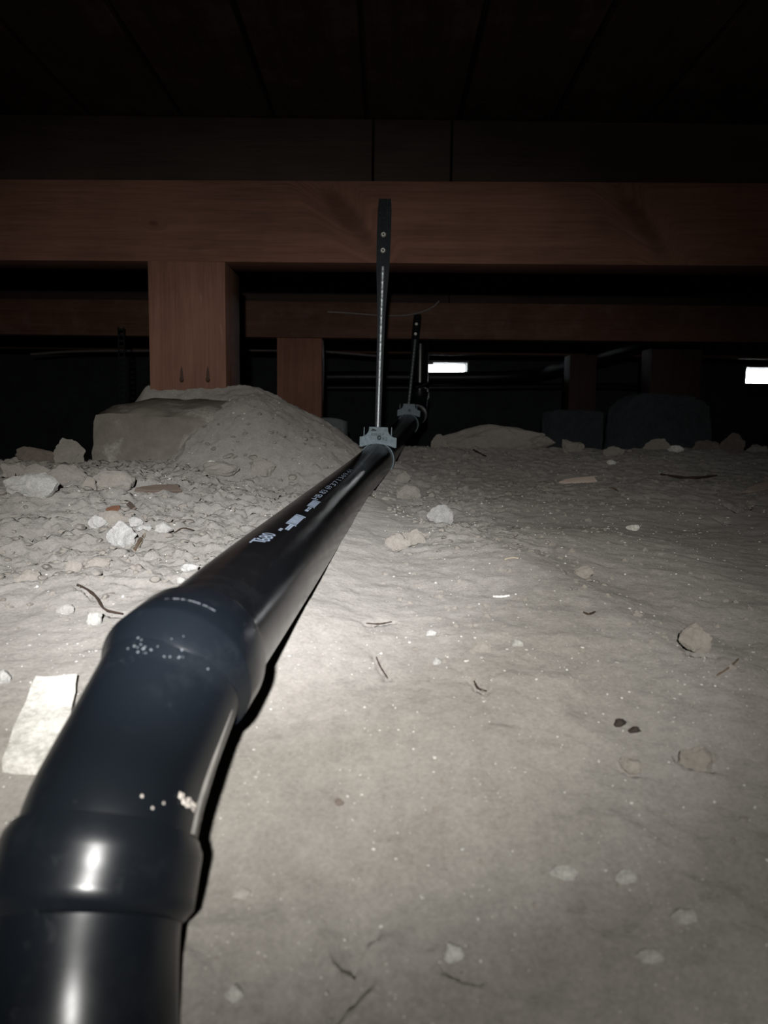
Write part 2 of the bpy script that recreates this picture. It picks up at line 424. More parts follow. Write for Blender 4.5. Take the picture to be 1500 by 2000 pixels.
def spread_rows():
    ys = [-1.2, -.8, -.5, -.3, -.15, -.05, .02, .06]
    while ys[-1] < 2.25: ys.append(ys[-1] + .0014 + .0036 * max(0, ys[-1] - .12))
    while ys[-1] < 5.2: ys.append(ys[-1] + .07)
    return np.array(ys)
def build_ground(cracks):
    ys = spread_rows(); u = np.linspace(-1, 1, 860); xs = .33 * np.sinh(u * 3.0) 
    X, Y = np.meshgrid(xs, ys); Z = ground_h(X, Y)
    for line, wd, dp in cracks:
        for (ax, ay), (bx, by) in zip(line, line[1:]):
            L2 = (bx-ax)**2 + (by-ay)**2 + 1e-12
            sel = (X > min(ax, bx) - .02) & (X < max(ax, bx) + .02) & (Y > min(ay, by) - .02) & (Y < max(ay, by) + .02)
            x = X[sel]; y = Y[sel]; t = np.clip(((x-ax)*(bx-ax) + (y-ay)*(by-ay)) / L2, 0, 1)
            d = np.hypot(x - ax - t*(bx-ax), y - ay - t*(by-ay)) + .0012 * perlin(x*300, y*300)
            Z[sel] -= dp * np.clip(1 - d / wd, 0, 1)
    nr, nc = X.shape
    co = np.stack([X, Y, Z], -1).reshape(-1, 3).astype(np.float32)
    i = np.arange(nr*nc).reshape(nr, nc)
    q = np.stack([i[:-1, :-1], i[:-1, 1:], i[1:, 1:], i[1:, :-1]], -1).reshape(-1, 4).astype(np.int32)
    me = bpy.data.meshes.new('floor'); me.vertices.add(len(co)); me.vertices.foreach_set('co', co.ravel())
    me.loops.add(q.size); me.loops.foreach_set('vertex_index', q.ravel())
    me.polygons.add(len(q)); me.polygons.foreach_set('loop_start', np.arange(0, q.size, 4, dtype=np.int32))
    me.polygons.foreach_set('use_smooth', np.ones(len(q), bool))
    me.update(); me.validate()
    me.materials.append(DIRT)
    o = bpy.data.objects.new('floor', me); COL.objects.link(o)
    return tag(o, 'bare dry grey-brown earth floor of the crawl space', kind='structure')
def gline(*pp):
    out = []
    for a, b in pp:
        p, _ = G(a, b); out.append((p.x, p.y))
    return out
CRACKS = [
    (gline((560, 1992), (600, 1972), (640, 1962), (668, 1940), (690, 1925), (702, 1908)), .0065, .018),
    (gline((668, 1872), (690, 1860), (700, 1842), (720, 1832)), .005, .013),
    (gline((870, 1880), (885, 1905), (915, 1922), (935, 1912)), .003, .006),
    (gline((1322, 1462), (1326, 1482), (1345, 1497), (1362, 1500)), .0022, .006),
    (gline((1375, 1502), (1392, 1502)), .002, .005),
    (gline((1215, 1508), (1235, 1522), (1255, 1518)), .0022, .005),
    (gline((735, 1290), (745, 1312), (758, 1332)), .003, .006),
    (gline((925, 1345), (935, 1360), (948, 1368)), .0025, .006),
    (gline((715, 1222), (745, 1220), (765, 1220)), .0028, .006),
    (gline((770, 1077), (790, 1070), (797, 1060)), .004, .010),
    (gline((800, 1068), (822, 1056), (834, 1050)), .004, .010),
    (gline((1420, 985), (1440, 996), (1458, 990), (1468, 980)), .006, .015),
    (gline((1400, 1012), (1420, 1022)), .005, .012),
    (gline((840, 1690), (860, 1712), (890, 1712)), .0016, .003),
    (gline((180, 1195), (205, 1200), (225, 1206), (243, 1204)), .003, .010),
    (gline((150, 1158), (172, 1166), (186, 1176)), .003, .007),
    (gline((1335, 1245), (1340, 1262), (1350, 1275), (1392, 1282)), .003, .008),
]
floor = build_ground(CRACKS)

# ------------------------------------------------------------------ the shell
XL, XR, YB, YF, ZC = -3.0, 3.0, -1.1, 4.75, .765
def wall(name, lo, hi, label, m=WALLM):
    c = [(a + b)/2 for a, b in zip(lo, hi)]; s = [b - a for a, b in zip(lo, hi)]
    o = finish(box_bm(*s, bev=0), name, m, smooth=0, loc=c); return tag(o, label, kind='structure')
wall('wall_left', (XL - .15, YB, -.2), (XL, YF, 1.0), 'concrete foundation wall on the left')
wall('wall_right', (XR, YB, -.2), (XR + .15, YF, 1.0), 'concrete foundation wall on the right')
wall('wall_back', (XL - .15, YB - .15, -.2), (XR + .15, YB, 1.0), 'concrete foundation wall behind the viewer')

# far wall of cast concrete with two vent openings to daylight
v1a, v1b = WY(823, 731, YF), WY(912, 709, YF)
v2a, v2b = WY(1455, 748, YF), WY(1545, 719, YF)
OPEN = [(v1a.x, v1b.x, v1a.z, v1b.z), (v2a.x, v2b.x, v2a.z, v2b.z)]
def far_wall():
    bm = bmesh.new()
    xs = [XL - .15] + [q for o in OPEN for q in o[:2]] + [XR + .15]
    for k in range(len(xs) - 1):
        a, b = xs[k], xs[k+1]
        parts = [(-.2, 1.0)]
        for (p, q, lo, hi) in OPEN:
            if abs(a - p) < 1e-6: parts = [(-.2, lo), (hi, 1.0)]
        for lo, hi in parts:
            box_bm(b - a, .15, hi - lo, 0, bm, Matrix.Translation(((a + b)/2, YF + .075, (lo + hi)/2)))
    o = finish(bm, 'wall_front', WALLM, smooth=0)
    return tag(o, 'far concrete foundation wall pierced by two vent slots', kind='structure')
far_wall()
FRAME = flat_mat('vent_frame', (.25, .25, .25), .6)
for n, (a, b, lo, hi) in enumerate(OPEN):
    bm = bmesh.new(); t = .012
    for cx, cz, sx, sz in (((a+b)/2, lo - t/2, b - a + 2*t, t), ((a+b)/2, hi + t/2, b - a + 2*t, t), (a - t/2, (lo+hi)/2, t, hi - lo), (b + t/2, (lo+hi)/2, t, hi - lo)):
        box_bm(sx, .012, sz, .001, bm, Matrix.Translation((cx, YF - .006, cz)))
    r = finish(bm, 'window_%d' % (n + 1), FRAME, smooth=0)
    tag(r, ['glaring daylight vent slot in the middle of the far wall', 'glaring daylight vent slot at the right edge of the far wall'][n], kind='structure')
    if n == 0:
        wd = .072
        for cz in (lo + .005, hi - .006):
            finish(box_bm(wd, .02, .013, .001), 'corner_tab', FRAME, r, 0, (a + wd/2, YF + .01, cz))

# board ceiling, every board a piece
ceiling = empty('ceiling', (0, 1.8, ZC), 'dark board subfloor seen from below', kind='structure')
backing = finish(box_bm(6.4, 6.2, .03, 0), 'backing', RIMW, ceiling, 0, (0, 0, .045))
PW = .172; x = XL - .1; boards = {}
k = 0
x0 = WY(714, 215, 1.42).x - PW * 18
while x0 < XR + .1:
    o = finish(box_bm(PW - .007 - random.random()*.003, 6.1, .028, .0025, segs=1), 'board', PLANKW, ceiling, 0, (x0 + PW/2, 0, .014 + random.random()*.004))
    o.rotation_euler.z = random.uniform(-.0012, .0012)
    x0 += PW
# blocking boards on edge above the near beam
B1 = 1.45
bx = [XL, WY(728, 300, B1).x, WY(885, 300, B1).x, XR]
lab = ['dark board on edge above beam, left of the strap top', 'short dark board on edge above the beam by the strap', 'dark board on edge above beam, right of the strap top']
BEAM_YAW = math.radians(-1.5)
zb0, zb1 = WY(750, 514, B1).z, WY(750, 353, B1).z
for a, b, l in zip(bx, bx[1:], lab):
    tag(finish(box_bm(b - a - .004, .04, ZC - zb1 - .002, .002), 'blocking_board', RIMW, None, 0, ((a+b)/2, B1 + .055, (ZC + zb1)/2)), l, 'board')

# ------------------------------------------------------------------ beams, posts, piers
def beam(name, cx, y, z0, z1, depth, L, m, label, yaw):
    o = finish(box_bm(L, depth, z1 - z0, .003), name, m, None, 40, (cx, y + depth/2, (z0 + z1)/2)); o.rotation_euler.z = yaw
    return tag(o, label, 'beam')
beam('floor_beam', 0, B1, zb0, zb1, .09, 5.9, BEAMW, 'reddish wooden floor beam nearest the viewer, carried by the wide post', BEAM_YAW)
B2 = 2.44
z20, z21 = WY(750, 661, B2).z, WY(750, 590, B2).z
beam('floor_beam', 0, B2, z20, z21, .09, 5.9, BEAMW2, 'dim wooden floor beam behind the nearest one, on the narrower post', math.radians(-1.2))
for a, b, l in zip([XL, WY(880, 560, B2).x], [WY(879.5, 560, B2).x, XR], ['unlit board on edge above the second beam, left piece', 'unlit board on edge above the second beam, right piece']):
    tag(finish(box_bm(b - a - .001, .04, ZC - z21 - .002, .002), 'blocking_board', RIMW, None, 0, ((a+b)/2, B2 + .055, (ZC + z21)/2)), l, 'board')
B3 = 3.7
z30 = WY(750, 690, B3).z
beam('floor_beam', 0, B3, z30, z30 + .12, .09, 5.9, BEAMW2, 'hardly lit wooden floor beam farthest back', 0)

def post(px0, px1, pyb, Y, top, depth, m, label, nails=False, sink=.0):
    a = WY(px0, pyb, Y); b = WY(px1, pyb, Y); z0 = a.z - sink
    r = empty('post', ((a.x + b.x)/2, Y + depth/2, z0), label, 'post')
    finish(box_bm(b.x - a.x, depth, top - z0, .0025), 'shaft', m, r, 40, (0, 0, (top - z0)/2))
    if nails:
        for nx in (355, 406):
            p = WY(nx, 742, Y)
            bm = bmesh.new(); bmesh.ops.create_cone(bm, cap_ends=True, segments=12, radius1=.0042, radius2=.0035, depth=.006)
            bm.transform(Matrix.Rotation(math.radians(68), 4, 'X'))
            finish(bm, 'toe_nail', NAILM, r, 40, (p.x - r.location.x, -depth/2 - .001, p.z - z0))
            bm = poly_prism([(-.0035, 0), (.0035, 0), (.002, .018), (0, .026), (-.002, .017)], .0016)
            finish(bm, 'nail_gouge', NAILM, r, 0, (p.x - r.location.x, -depth/2 - .0004, p.z - z0))
    return r
post(293, 442, 768, B1 + .002, zb0 - .0005, .14, POSTW, 'wide reddish wooden post on the earth-covered pier, scuffed', True, .02)
post(541, 628, 812, B2 + .01, z20 - .0005, .10, POSTW2, 'reddish wooden post on a small grey block behind the near pier', sink=.004)
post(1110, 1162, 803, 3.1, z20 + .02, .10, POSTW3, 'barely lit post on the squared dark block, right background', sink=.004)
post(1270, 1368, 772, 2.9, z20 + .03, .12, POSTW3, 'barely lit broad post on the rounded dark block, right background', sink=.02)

def lumpy(bm, amp, freq, seed):
    for v in bm.verts:
        n = Vector(mnoise.noise_vector(v.co * freq + Vector((seed, seed*.7, 0)))) + .5 * Vector(mnoise.noise_vector(v.co * freq * 2.7 + Vector((0, seed, 3))))
        v.co += n * amp
def pier(c, wx, wy, z0, z1, top, m, label, rnd=.03, amp=.004, seed=1):
    """a cast block, slightly tapered, its top edge rounded off"""
    bm = bmesh.new(); bmesh.ops.create_cube(bm, size=1)
    bmesh.ops.subdivide_edges(bm, edges=bm.edges[:], cuts=11, use_grid_fill=True)
    H = z1 - z0
    for v in bm.verts:
        x, y, z = v.co.x*2, v.co.y*2, v.co.z + .5
        k = 1 + (top - 1)*z
        q = max(abs(x), abs(y))
        zz = z*H
        if z > .6: zz -= rnd * max(0, q - .45)**2 * 3.3 * (z - .6)/.4
        cr = 1 - .05*abs(x*y)**3
        v.co = Vector((x*wx/2*k*cr, y*wy/2*k*cr, zz))
    lumpy(bm, amp, 22, seed)
    o = finish(bm, 'pier_block', m, None, 60, (c[0], c[1], z0)); return tag(o, label, 'pier')
pl = WY(172, 850, 1.31) - Vector((.012, 0, 0)); 
pier((pl.x + .172, 1.50, 0), .345, .39, 0.02, .246, .93, CONC, 'rounded concrete pier half buried in earth under the wide post', .032, .005, 2)
a, b = WY(548, 818, B2 - .02), WY(676, 818, B2 - .02)
pier(((a.x + b.x)/2, B2 + .08, 0), b.x - a.x, .22, .0, WY(600, 815, B2).z, .98, CONC2, 'small grey concrete block under the narrower post', .012, .002, 5)
a, b = WY(1076, 805, 3.05), WY(1182, 805, 3.05)
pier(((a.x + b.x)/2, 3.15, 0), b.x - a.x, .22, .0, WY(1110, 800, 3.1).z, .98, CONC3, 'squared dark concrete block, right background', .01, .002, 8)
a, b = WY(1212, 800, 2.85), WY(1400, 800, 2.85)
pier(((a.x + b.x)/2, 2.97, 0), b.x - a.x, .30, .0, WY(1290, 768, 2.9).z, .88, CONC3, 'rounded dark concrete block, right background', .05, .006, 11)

# ------------------------------------------------------------------ the drain line
PR = .0302
n0 = W(342, 1322, .331); 
pipe_pts = [W(342, 1322, .331)] + [W(831 - 157/z, 793 + 169/z, z) for z in (.46, .603, .85, 1.17)] + [W(737, 897, 1.44), W(770, 858, 1.9), W(799, 826, 2.36), W(816, 808, 2.62)]
pipe_path = Path(catmull(pipe_pts, 10))
drain = empty('drain_pipe', n0, 'long black plastic drain pipe with printed marks, running away over the earth', 'pipe')
def dpart(name, v, f, m, parent=None, smooth=35):
    o = pyobj(name, [Vector(p) - n0 for p in v], f, m, parent or drain, smooth); return o
v, f = sweep(pipe_path, fill([(.0, PR), (pipe_path.L, PR)], .02), 64)
pipe_part = dpart('pipe', v, f, ABS)

# near fittings: a slight bend with a hub on the pipe, then an elbow diving into the earth
fit_pts = [pipe_path.at(.06), pipe_path.at(.02), pipe_path.at(0), W(322, 1362, .3236), W(280, 1453, .3066), W(247, 1525, .293), W(222, 1585, .2815), W(209, 1632, .2745), W(198, 1680, .2708), W(186, 1732, .2667), W(174, 1785, .2625), W(164, 1850, .257), W(156, 1950, .249), W(152, 2060, .242), W(150, 2200, .234), W(148, 2420, .222)]
end = fit_pts[-1] + Vector((0, -.01, -.05)); fit_pts.append(end)
fit = Path(catmull(fit_pts, 12))
def sa(p): return fit.near(p)
HR, BR = .0340, .0306
s_lip = sa(pipe_path.at(.026)); s_sh = sa(pipe_path.at(.0)); s_h2 = sa(W(208, 1634, .2743)); s_h2b = sa(W(174, 1785, .2625)); s_h3 = sa(W(148, 2400, .223))
bend = empty('bend_fitting', (0, 0, 0)); bend.parent = drain
# hub lip -> shoulder -> body
hub = [(s_lip - .0002, PR + .0004), (s_lip, HR - .0012), (s_lip + .0006, HR - .0003), (s_lip + .002, HR), (s_sh - .0008, HR), (s_sh, HR - .0004), (s_sh + .0034, BR + .0005), (s_sh + .0040, BR + .0001)]
v, f = sweep(fit, hub, 72); dpart('hub', v, f, ABSF, bend, 22)
v, f = sweep(fit, fill([(s_sh + .002, BR), (s_h2 + .012, BR)], .004), 72); body1 = dpart('body', v, f, ABSF, bend, 50)
elbow = empty('elbow_fitting', (0, 0, 0)); elbow.parent = drain
H2 = HR + .0006
hub2 = [(s_h2 - .0004, BR - .001), (s_h2, BR + .0022), (s_h2 + .0008, H2 - .0014), (s_h2 + .0022, H2 - .0004), (s_h2 + .004, H2)]
hub2 = hub2 + fill([(s_h2 + .004, H2), (s_h2b - .003, H2 + .0002)], .004)[1:] + [(s_h2b - .001, H2 - .0008), (s_h2b + .001, BR + .0022), (s_h2b + .003, BR + .0008)]
v, f = sweep(fit, hub2, 72); dpart('hub', v, f, ABSF, elbow, 50)
b2 = fill([(s_h2b - .002, BR + .0005), (s_h3, BR + .0005)], .004)
v, f = sweep(fit, b2, 72); dpart('body', v, f, ABSF, elbow, 50)
hub3 = [(s_h3 - .003, BR), (s_h3 - .001, BR + .001), (s_h3 + .001, H2 - .002), (s_h3 + .003, H2)] + fill([(s_h3 + .003, H2), (fit.L - .002, H2)], .004)[1:]
v, f = sweep(fit, hub3, 72); dpart('hub', v, f, ABSF, elbow, 50)

def ring_frame(path, t):
    T = path.tan(t); A = (Vector((0, 0, 1)) - T * T.z).normalized(); return path.at(t), T, A, T.cross(A)
# a flat moulding ridge down the right of the bend
def ray_on(path, px, py, r, t0, t1):
    """(s, angle) where the ray of a picture position meets a tube"""
    d = dirpx(px, py).normalized(); best = None
    for k in range(0, 1500):
        q = CAM + d * (.15 + k * .0012)
        s = path.near(q) if False else None
        # nearest point on the chord t0..t1
        a, b = path.at(t0), path.at(t1); u = max(0, min(1, (q - a).dot(b - a) / (b - a).length_squared)); tt = t0 + u*(t1 - t0)
        c, T, A, B = ring_frame(path, tt); e = q - c; e = e - T * e.dot(T)
        if e.length < r:
            q -= d*.0006; e = q - c; e = e - T*e.dot(T); return tt, math.atan2(e.dot(B), e.dot(A))
        if best is None or e.length < best[0]: best = (e.length, tt, math.atan2(e.dot(B), e.dot(A)))
    return best[1], best[2]
def on_tube(path, t, a, r):
    c, T, A, B = ring_frame(path, t); return c + (A*math.cos(a) + B*math.sin(a)) * r
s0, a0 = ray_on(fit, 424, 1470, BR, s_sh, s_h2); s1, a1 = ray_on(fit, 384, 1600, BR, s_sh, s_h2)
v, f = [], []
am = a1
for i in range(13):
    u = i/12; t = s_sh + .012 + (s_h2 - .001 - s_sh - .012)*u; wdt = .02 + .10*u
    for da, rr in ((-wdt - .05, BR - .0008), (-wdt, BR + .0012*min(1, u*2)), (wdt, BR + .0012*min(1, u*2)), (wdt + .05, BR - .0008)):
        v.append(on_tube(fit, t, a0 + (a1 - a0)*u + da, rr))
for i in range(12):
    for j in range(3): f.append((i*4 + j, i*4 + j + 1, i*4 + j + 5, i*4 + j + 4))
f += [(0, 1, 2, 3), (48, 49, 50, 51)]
RIDGE = flat_mat('reflection_tinted_ridge', (.22, .21, .195), .5, .4)  # black plastic painted pale: the lit earth's reflection put into the colour
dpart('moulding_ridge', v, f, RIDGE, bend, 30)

def blob_bm(bm, c, r, seed, flat=1.0, up=Vector((0, 0, 1)), sub=1):
    b = bmesh.new(); bmesh.ops.create_icosphere(b, subdivisions=sub, radius=r)
    for q in b.verts: q.co *= 1 + .6*mnoise.noise(q.co / r * 1.7 + Vector((seed*3.1, seed, 0)))
    b.transform(Matrix.Translation(c) @ up.to_track_quat('Z', 'Y').to_matrix().to_4x4() @ Matrix.Diagonal((1, 1, flat, 1)))
    me = bpy.data.meshes.new('t'); b.to_mesh(me); b.free(); bm.from_mesh(me); bpy.data.meshes.remove(me)
def residue(name, spots, parent, path, r, m, t0, t1):
    bm = bmesh.new()
    for k, (px, py, rr) in enumerate(spots):
        t, a = ray_on(path, px, py, r, t0, t1); c = on_tube(path, t, a, r + rr*.1)
        n = (c - path.at(t)).normalized(); blob_bm(bm, c - n0, rr, k + 1, .35, n)
    return finish(bm, name, m, parent, 60)
o = residue('cement_residue', [(356.7, 1589.2, 0.00059), (365.4, 1591.6, 0.00064), (347.6, 1573.0, 0.00086), (393.6, 1603.4, 0.00122), (385.3, 1595.2, 0.0007), (373.0, 1593.1, 0.00075), (353.3, 1572.6, 0.0006), (355.6, 1587.1, 0.00133), (388.8, 1611.7, 0.00123), (387.2, 1611.9, 0.00067), (360.7, 1591.1, 0.00106), (383.5, 1609.7, 0.00127), (391.5, 1595.8, 0.00058), (376.7, 1592.1, 0.0011), (371.3, 1602.3, 0.00066), (369.6, 1597.4, 0.00058), (394.5, 1605.5, 0.00128), (373.6, 1603.2, 0.00077), (393.1, 1608.8, 0.00102), (391.6, 1611.9, 0.00126), (371.5, 1588.9, 0.00087), (376.3, 1589.9, 0.00089), (352.7, 1580.3, 0.00077), (387.9, 1595.9, 0.00054), (346.5, 1575.2, 0.00106), (359.1, 1594.6, 0.00098), (369.4, 1588.4, 0.00081), (397.9, 1599.6, 0.00068), (366.3, 1580.7, 0.00068), (378.2, 1590.6, 0.00075), (363.2, 1593.6, 0.00117), (361.3, 1584.0, 0.001), (392.8, 1602.1, 0.00059), (347.3, 1570.0, 0.00071), (301, 1572, 0.0006), (276, 1556, 0.0006), (318, 1576, 0.0005)], bend, fit, BR + .0006, GLUE, s_sh, s_h2 + .004)
o['label'] = 'white crust of dried pipe cement'
GRITP = flat_mat('pale_dust_spot', (.13, .14, .15), .8)
rs = random.Random(3); sp = []
for k in range(46):
    px = rs.uniform(285, 385); sp.append((px, 1200 + abs(px - 318)*.35 + rs.uniform(-14, 10), rs.uniform(.0002, .0006)))
o = residue('dust_speck', sp, bend, pipe_path, HR, GRITP, .003, .022); o['kind'] = 'stuff'
sp = [(rs.uniform(255, 375), 1240 + rs.uniform(0, 20), rs.uniform(.0002, .0006)) for k in range(24)] + [(445, 1226, .0006), (416, 1284, .0005)]
o = residue('dust_speck', sp, bend, fit, BR + .0006, GRITP, s_sh, s_h2); o['kind'] = 'stuff'

# far end: elbow and riser behind the second hanger
e0 = pipe_path.at(pipe_path.L); T = pipe_path.tan(pipe_path.L)
rp = Path(catmull([e0 - T*.03, e0, e0 + T*.03 + Vector((0, 0, .012)), e0 + T*.05 + Vector((0, 0, .05)), e0 + T*.052 + Vector((0, 0, .12)), e0 + T*.05 + Vector((0, 0, .26)), Vector(((e0 + T*.05).x, (e0 + T*.05).y, ZC - .002))], 8))
v, f = sweep(rp, fill([(.0, HR), (.028, HR), (.030, BR), (.105, BR), (.107, HR), (.13, HR), (.132, PR)], .01) , 40); fe = dpart('elbow', v, f, ABSF)
v, f = sweep(rp, fill([(.12, PR), (rp.L, PR)], .02), 40); dpart('riser', v, f, ABS)

# print on the pipe: lettering and striped logo blocks wrapped round the tube
PI0, PI1 = .15, 1.0
def hit(px, py): return ray_on(pipe_path, px, py, PR, 0, 1.0)
def wrap(uv, faces, name, parent=pipe_part, m=INK, lift=.00025):
    v = [on_tube(pipe_path, t, a, PR + lift) - n0 for t, a in uv]
    return pyobj(name, v, faces, m, parent, 0)
def print_text(s, p0, p1, hgt, name='printed_lettering'):
    t0, a0 = hit(*p0); t1, a1 = hit(*p1); a0 = a1 = (a0 + a1)/2
    v, f = text_mesh(s); xs = [p[0] for p in v]; ys_ = [p[1] for p in v]; L = max(xs) - min(xs); H = max(ys_) - min(ys_)
    sg = SGN
    uv = [(t0 + (t1 - t0)*(x - min(xs))/L, a0 + (a1 - a0)*(x - min(xs))/L + sg*hgt/PR*((y - min(ys_))/H)) for x, y, _ in v]
    return wrap(uv, f, name)
_, aL = hit(560, 1010); _, aR = hit(600, 1060); SGN = 1 if aL > aR else -1
def print_block(c, rows, name='printed_block'):
    """c: four corners near-left, near-right, far-right, far-left; rows: stripe pattern along the length"""
    q = [hit(*p) for p in c]; uv, f = [], []
    tn, tf = (q[0][0] + q[1][0])/2, (q[2][0] + q[3][0])/2; al, ar = (q[0][1] + q[3][1])/2, (q[1][1] + q[2][1])/2
    q = [(tn, al), (tn, ar), (tf, ar), (tf, al)]
    def bl(u, w):
        A = [q[0][i] + (q[1][i] - q[0][i])*w for i in (0, 1)]; B = [q[3][i] + (q[2][i] - q[3][i])*w for i in (0, 1)]
        return (A[0] + (B[0] - A[0])*u, A[1] + (B[1] - A[1])*u)
    for (u0, u1, w0, w1) in rows:
        n = 6; st = len(uv)
        for k in range(n + 1):
            uv.append(bl(u0, w0 + (w1 - w0)*k/n)); uv.append(bl(u1, w0 + (w1 - w0)*k/n))
        for k in range(n): f.append((st + 2*k, st + 2*k + 1, st + 2*k + 3, st + 2*k + 2))
    return wrap(uv, f, name)
stripes = [(0, .07, 0, 1), (.93, 1, 0, 1)] + [(.10 + .80*0, .90, w, w + .11) for w in (0, .135, .27, .405, .54, .675, .81)]
print_block([(557, 1023), (577, 1029), (597, 1011), (578, 1005)], stripes)
print_block([(598, 989), (615, 993.5), (626, 981), (612, 977)], stripes)
print_block([(555, 1034), (562, 1037), (574, 1027), (568, 1024)], [(0, 1, 0, .42), (0, 1, .55, 1)])
print_block([(596, 998), (600, 1001), (608, 993), (602, 990)], [(0, .4, 0, 1), (.5, 1, 0, .45), (.5, 1, .6, 1)])
print_block([(543, 1036), (548, 1038), (552, 1034), (547, 1032)], [(0, .4, 0, 1), (.55, 1, 0, 1)])
print_text('T', (513, 1063), (523, 1055), .0085)
print_text('680', (522, 1059), (542, 1046), .0088)
print_text('HB 83 69', (621, 977), (650, 951), .0062)
print_text('371369-61', (652, 950), (690, 919), .0058)

# ------------------------------------------------------------------ hangers
def hanger(top, bot, Y, pc, sc, label, tl, screws, tilt=0.0):
    """top/bot: picture positions of the strap ends; pc: pipe centre at the clamp"""
    pt = WY(*top, Y - .007); pcx = pc
    root = empty('pipe_hanger', pcx, label, 'pipe hanger')
    L = lambda p: Vector(p) - pcx
    foot = Vector((pcx.x, min(pcx.y - .006, Y - .012), PR + pcx.z + .022))
    # strap: a dark flat channel with a bright ribbed middle, splayed where it is screwed to the beam
    Z0, Z1 = foot.z, pt.z
    def axis_at(u):
        p = foot.lerp(pt, u); return p
    zs = zb0 if Y < 2 else z20
    ub = (zs - Z0) / (Z1 - Z0)
    prof = [(0, .0052), (.25, .0058), (.5, .0072), (ub - .16, .0086), (ub - .03, .0118), (ub + .12, .0128), (ub + .22, .0124), (1, .0108)]
    prof = [(min(1, a), b) for a, b in prof]
    v, f = [], []
    for u, hw in prof:
        c = axis_at(u)
        for dx, dy in ((-hw, .0), (-hw, .0018), (hw, .0018), (hw, .0)): v.append(L(c + Vector((dx, dy, 0))))
    n = len(prof)
    for k in range(n - 1):
        for i in range(4): j = (i + 1) % 4; f.append((k*4 + i, k*4 + j, k*4 + 4 + j, k*4 + 4 + i))
    f += [(0, 1, 2, 3), tuple(range(4*n - 4, 4*n))]
    strap = pyobj('strap', v, f, GALVD, root, 30)
    for sgn in (-1, 1):     # turned-up rims of the channel
        v, f = [], []
        for u, hw in prof:
            c = axis_at(u)
            for dx, dy in ((sgn*hw, .001), (sgn*hw, -.003), (sgn*(hw - .0014), -.003), (sgn*(hw - .0014), .001)): v.append(L(c + Vector((dx, dy, 0))))
        for k in range(n - 1):
            for i in range(4): j = (i + 1) % 4; f.append((k*4 + i, k*4 + j, k*4 + 4 + j, k*4 + 4 + i))
        f += [(0, 1, 2, 3), tuple(range(4*n - 4, 4*n))]
        pyobj('strap_rim', v, f, GALVD, strap, 30)
    # ribbed rod in the channel
    v, f = [], []; NR = 150; m = 12
    for k in range(NR + 1):
        u = k/NR; c = axis_at(min(u, 1.0) * (ub - .02)); rr = .0036 if (k // 2) % 4 else .0041
        for i in range(m):
            a = 2*math.pi*i/m; v.append(L(c + Vector((math.cos(a)*rr*1.1, math.sin(a)*rr*.8 - .0016, 0))))
    for k in range(NR):
        for i in range(m): j = (i + 1) % m; f.append((k*m + i, k*m + j, k*m + m + j, k*m + m + i))
    f += [tuple(range(m)), tuple(range(NR*m, NR*m + m))]
    pyobj('ribbed_rod', v, f, GALV, root, 60)
    # short rungs over the screwed part
    for k in range(7):
        u = ub + (1 - ub) * (k + .3) / 7.2; c = axis_at(u)
        finish(box_bm(.006, .0012, .0012, 0), 'rung', GALVD, strap, 0, L(c + Vector((0, -.0006, 0))))
    for (sx, sy) in screws:
        p = WY(sx, sy, Y - .005); c = axis_at((p.z - Z0)/(Z1 - Z0)); c = Vector((p.x, c.y - .002, p.z))
        sroot = empty('screw', L(c)); sroot.parent = root
        bm = bmesh.new(); bmesh.ops.create_cone(bm, cap_ends=True, segments=20, radius1=.0050, radius2=.0036, depth=.0026)
        bm.transform(Matrix.Rotation(math.radians(90), 4, 'X')); finish(bm, 'head', SCREWM, sroot, 30)
        bm = bmesh.new()
        for r in (0, math.pi/2): box_bm(.0052, .0006, .0013, 0, bm, Matrix.Rotation(r + sx*.7, 4, 'Y'))
        finish(bm, 'cross_recess', SLOT, sroot, 0, (0, -.00145, 0))
    # clamp: waisted front plate arched over the pipe, ears behind, band round the pipe
    w1, w0, zt, za = .0175, .0345, PR + .030, PR - .008
    pts = [(-w1, zt)]
    pts += [(w1, zt)]
    for k in range(1, 7):                         # concave shoulder
        a = math.pi/2 * k/6; pts.append((w1 + (w0 - w1)*(1 - math.cos(a)), zt - .003 - (.016)*math.sin(a)))
    pts += [(w0, za + .001), (w0 - .002, za)]
    for k in range(0, 11):
        u = 1 - 2*k/10; pts.append(((w0 - .004)*u, za + .0062*(1 - u*u)))
    pts += [(-w0 + .002, za), (-w0, za + .001)]
    for k in range(6, 0, -1):
        a = math.pi/2 * k/6; pts.append((-w1 - (w0 - w1)*(1 - math.cos(a)), zt - .003 - .016*math.sin(a)))
    Mx = Matrix.Rotation(math.radians(-4), 4, 'X') @ Matrix.Rotation(tilt, 4, 'Y')
    plate = finish(poly_prism(pts, .003, Mx, .0004), 'clamp_plate', CLAMPM, root, 30, (0, -.014, 0))
    back = finish(poly_prism(pts, .0025, Mx, .0004), 'clamp_back_plate', CLAMPM, root, 30, (0, .012, 0))
    bm = bmesh.new(); bmesh.ops.create_uvsphere(bm, u_segments=14, v_segments=8, radius=.0042); bmesh.ops.scale(bm, vec=(1, .5, 1), verts=bm.verts)
    finish(bm, 'rivet', CLAMPM, root, 40, (.003, -.0160, za + .018))
    for sgn in (-1, 1):
        bm = poly_prism([(-.0008, 0), (.0006, 0), (.0010, .016), (.0004, .018), (-.0004, .016)], .008)
        finish(bm, 'ear', CLAMPM, root, 30, (sgn*.0255, .0, PR + .012))
    # band
    T = pipe_path.tan(pipe_path.near(pcx)); A = (Vector((0, 0, 1)) - T*T.z).normalized(); B = T.cross(A); v, f = [], []; m = 40
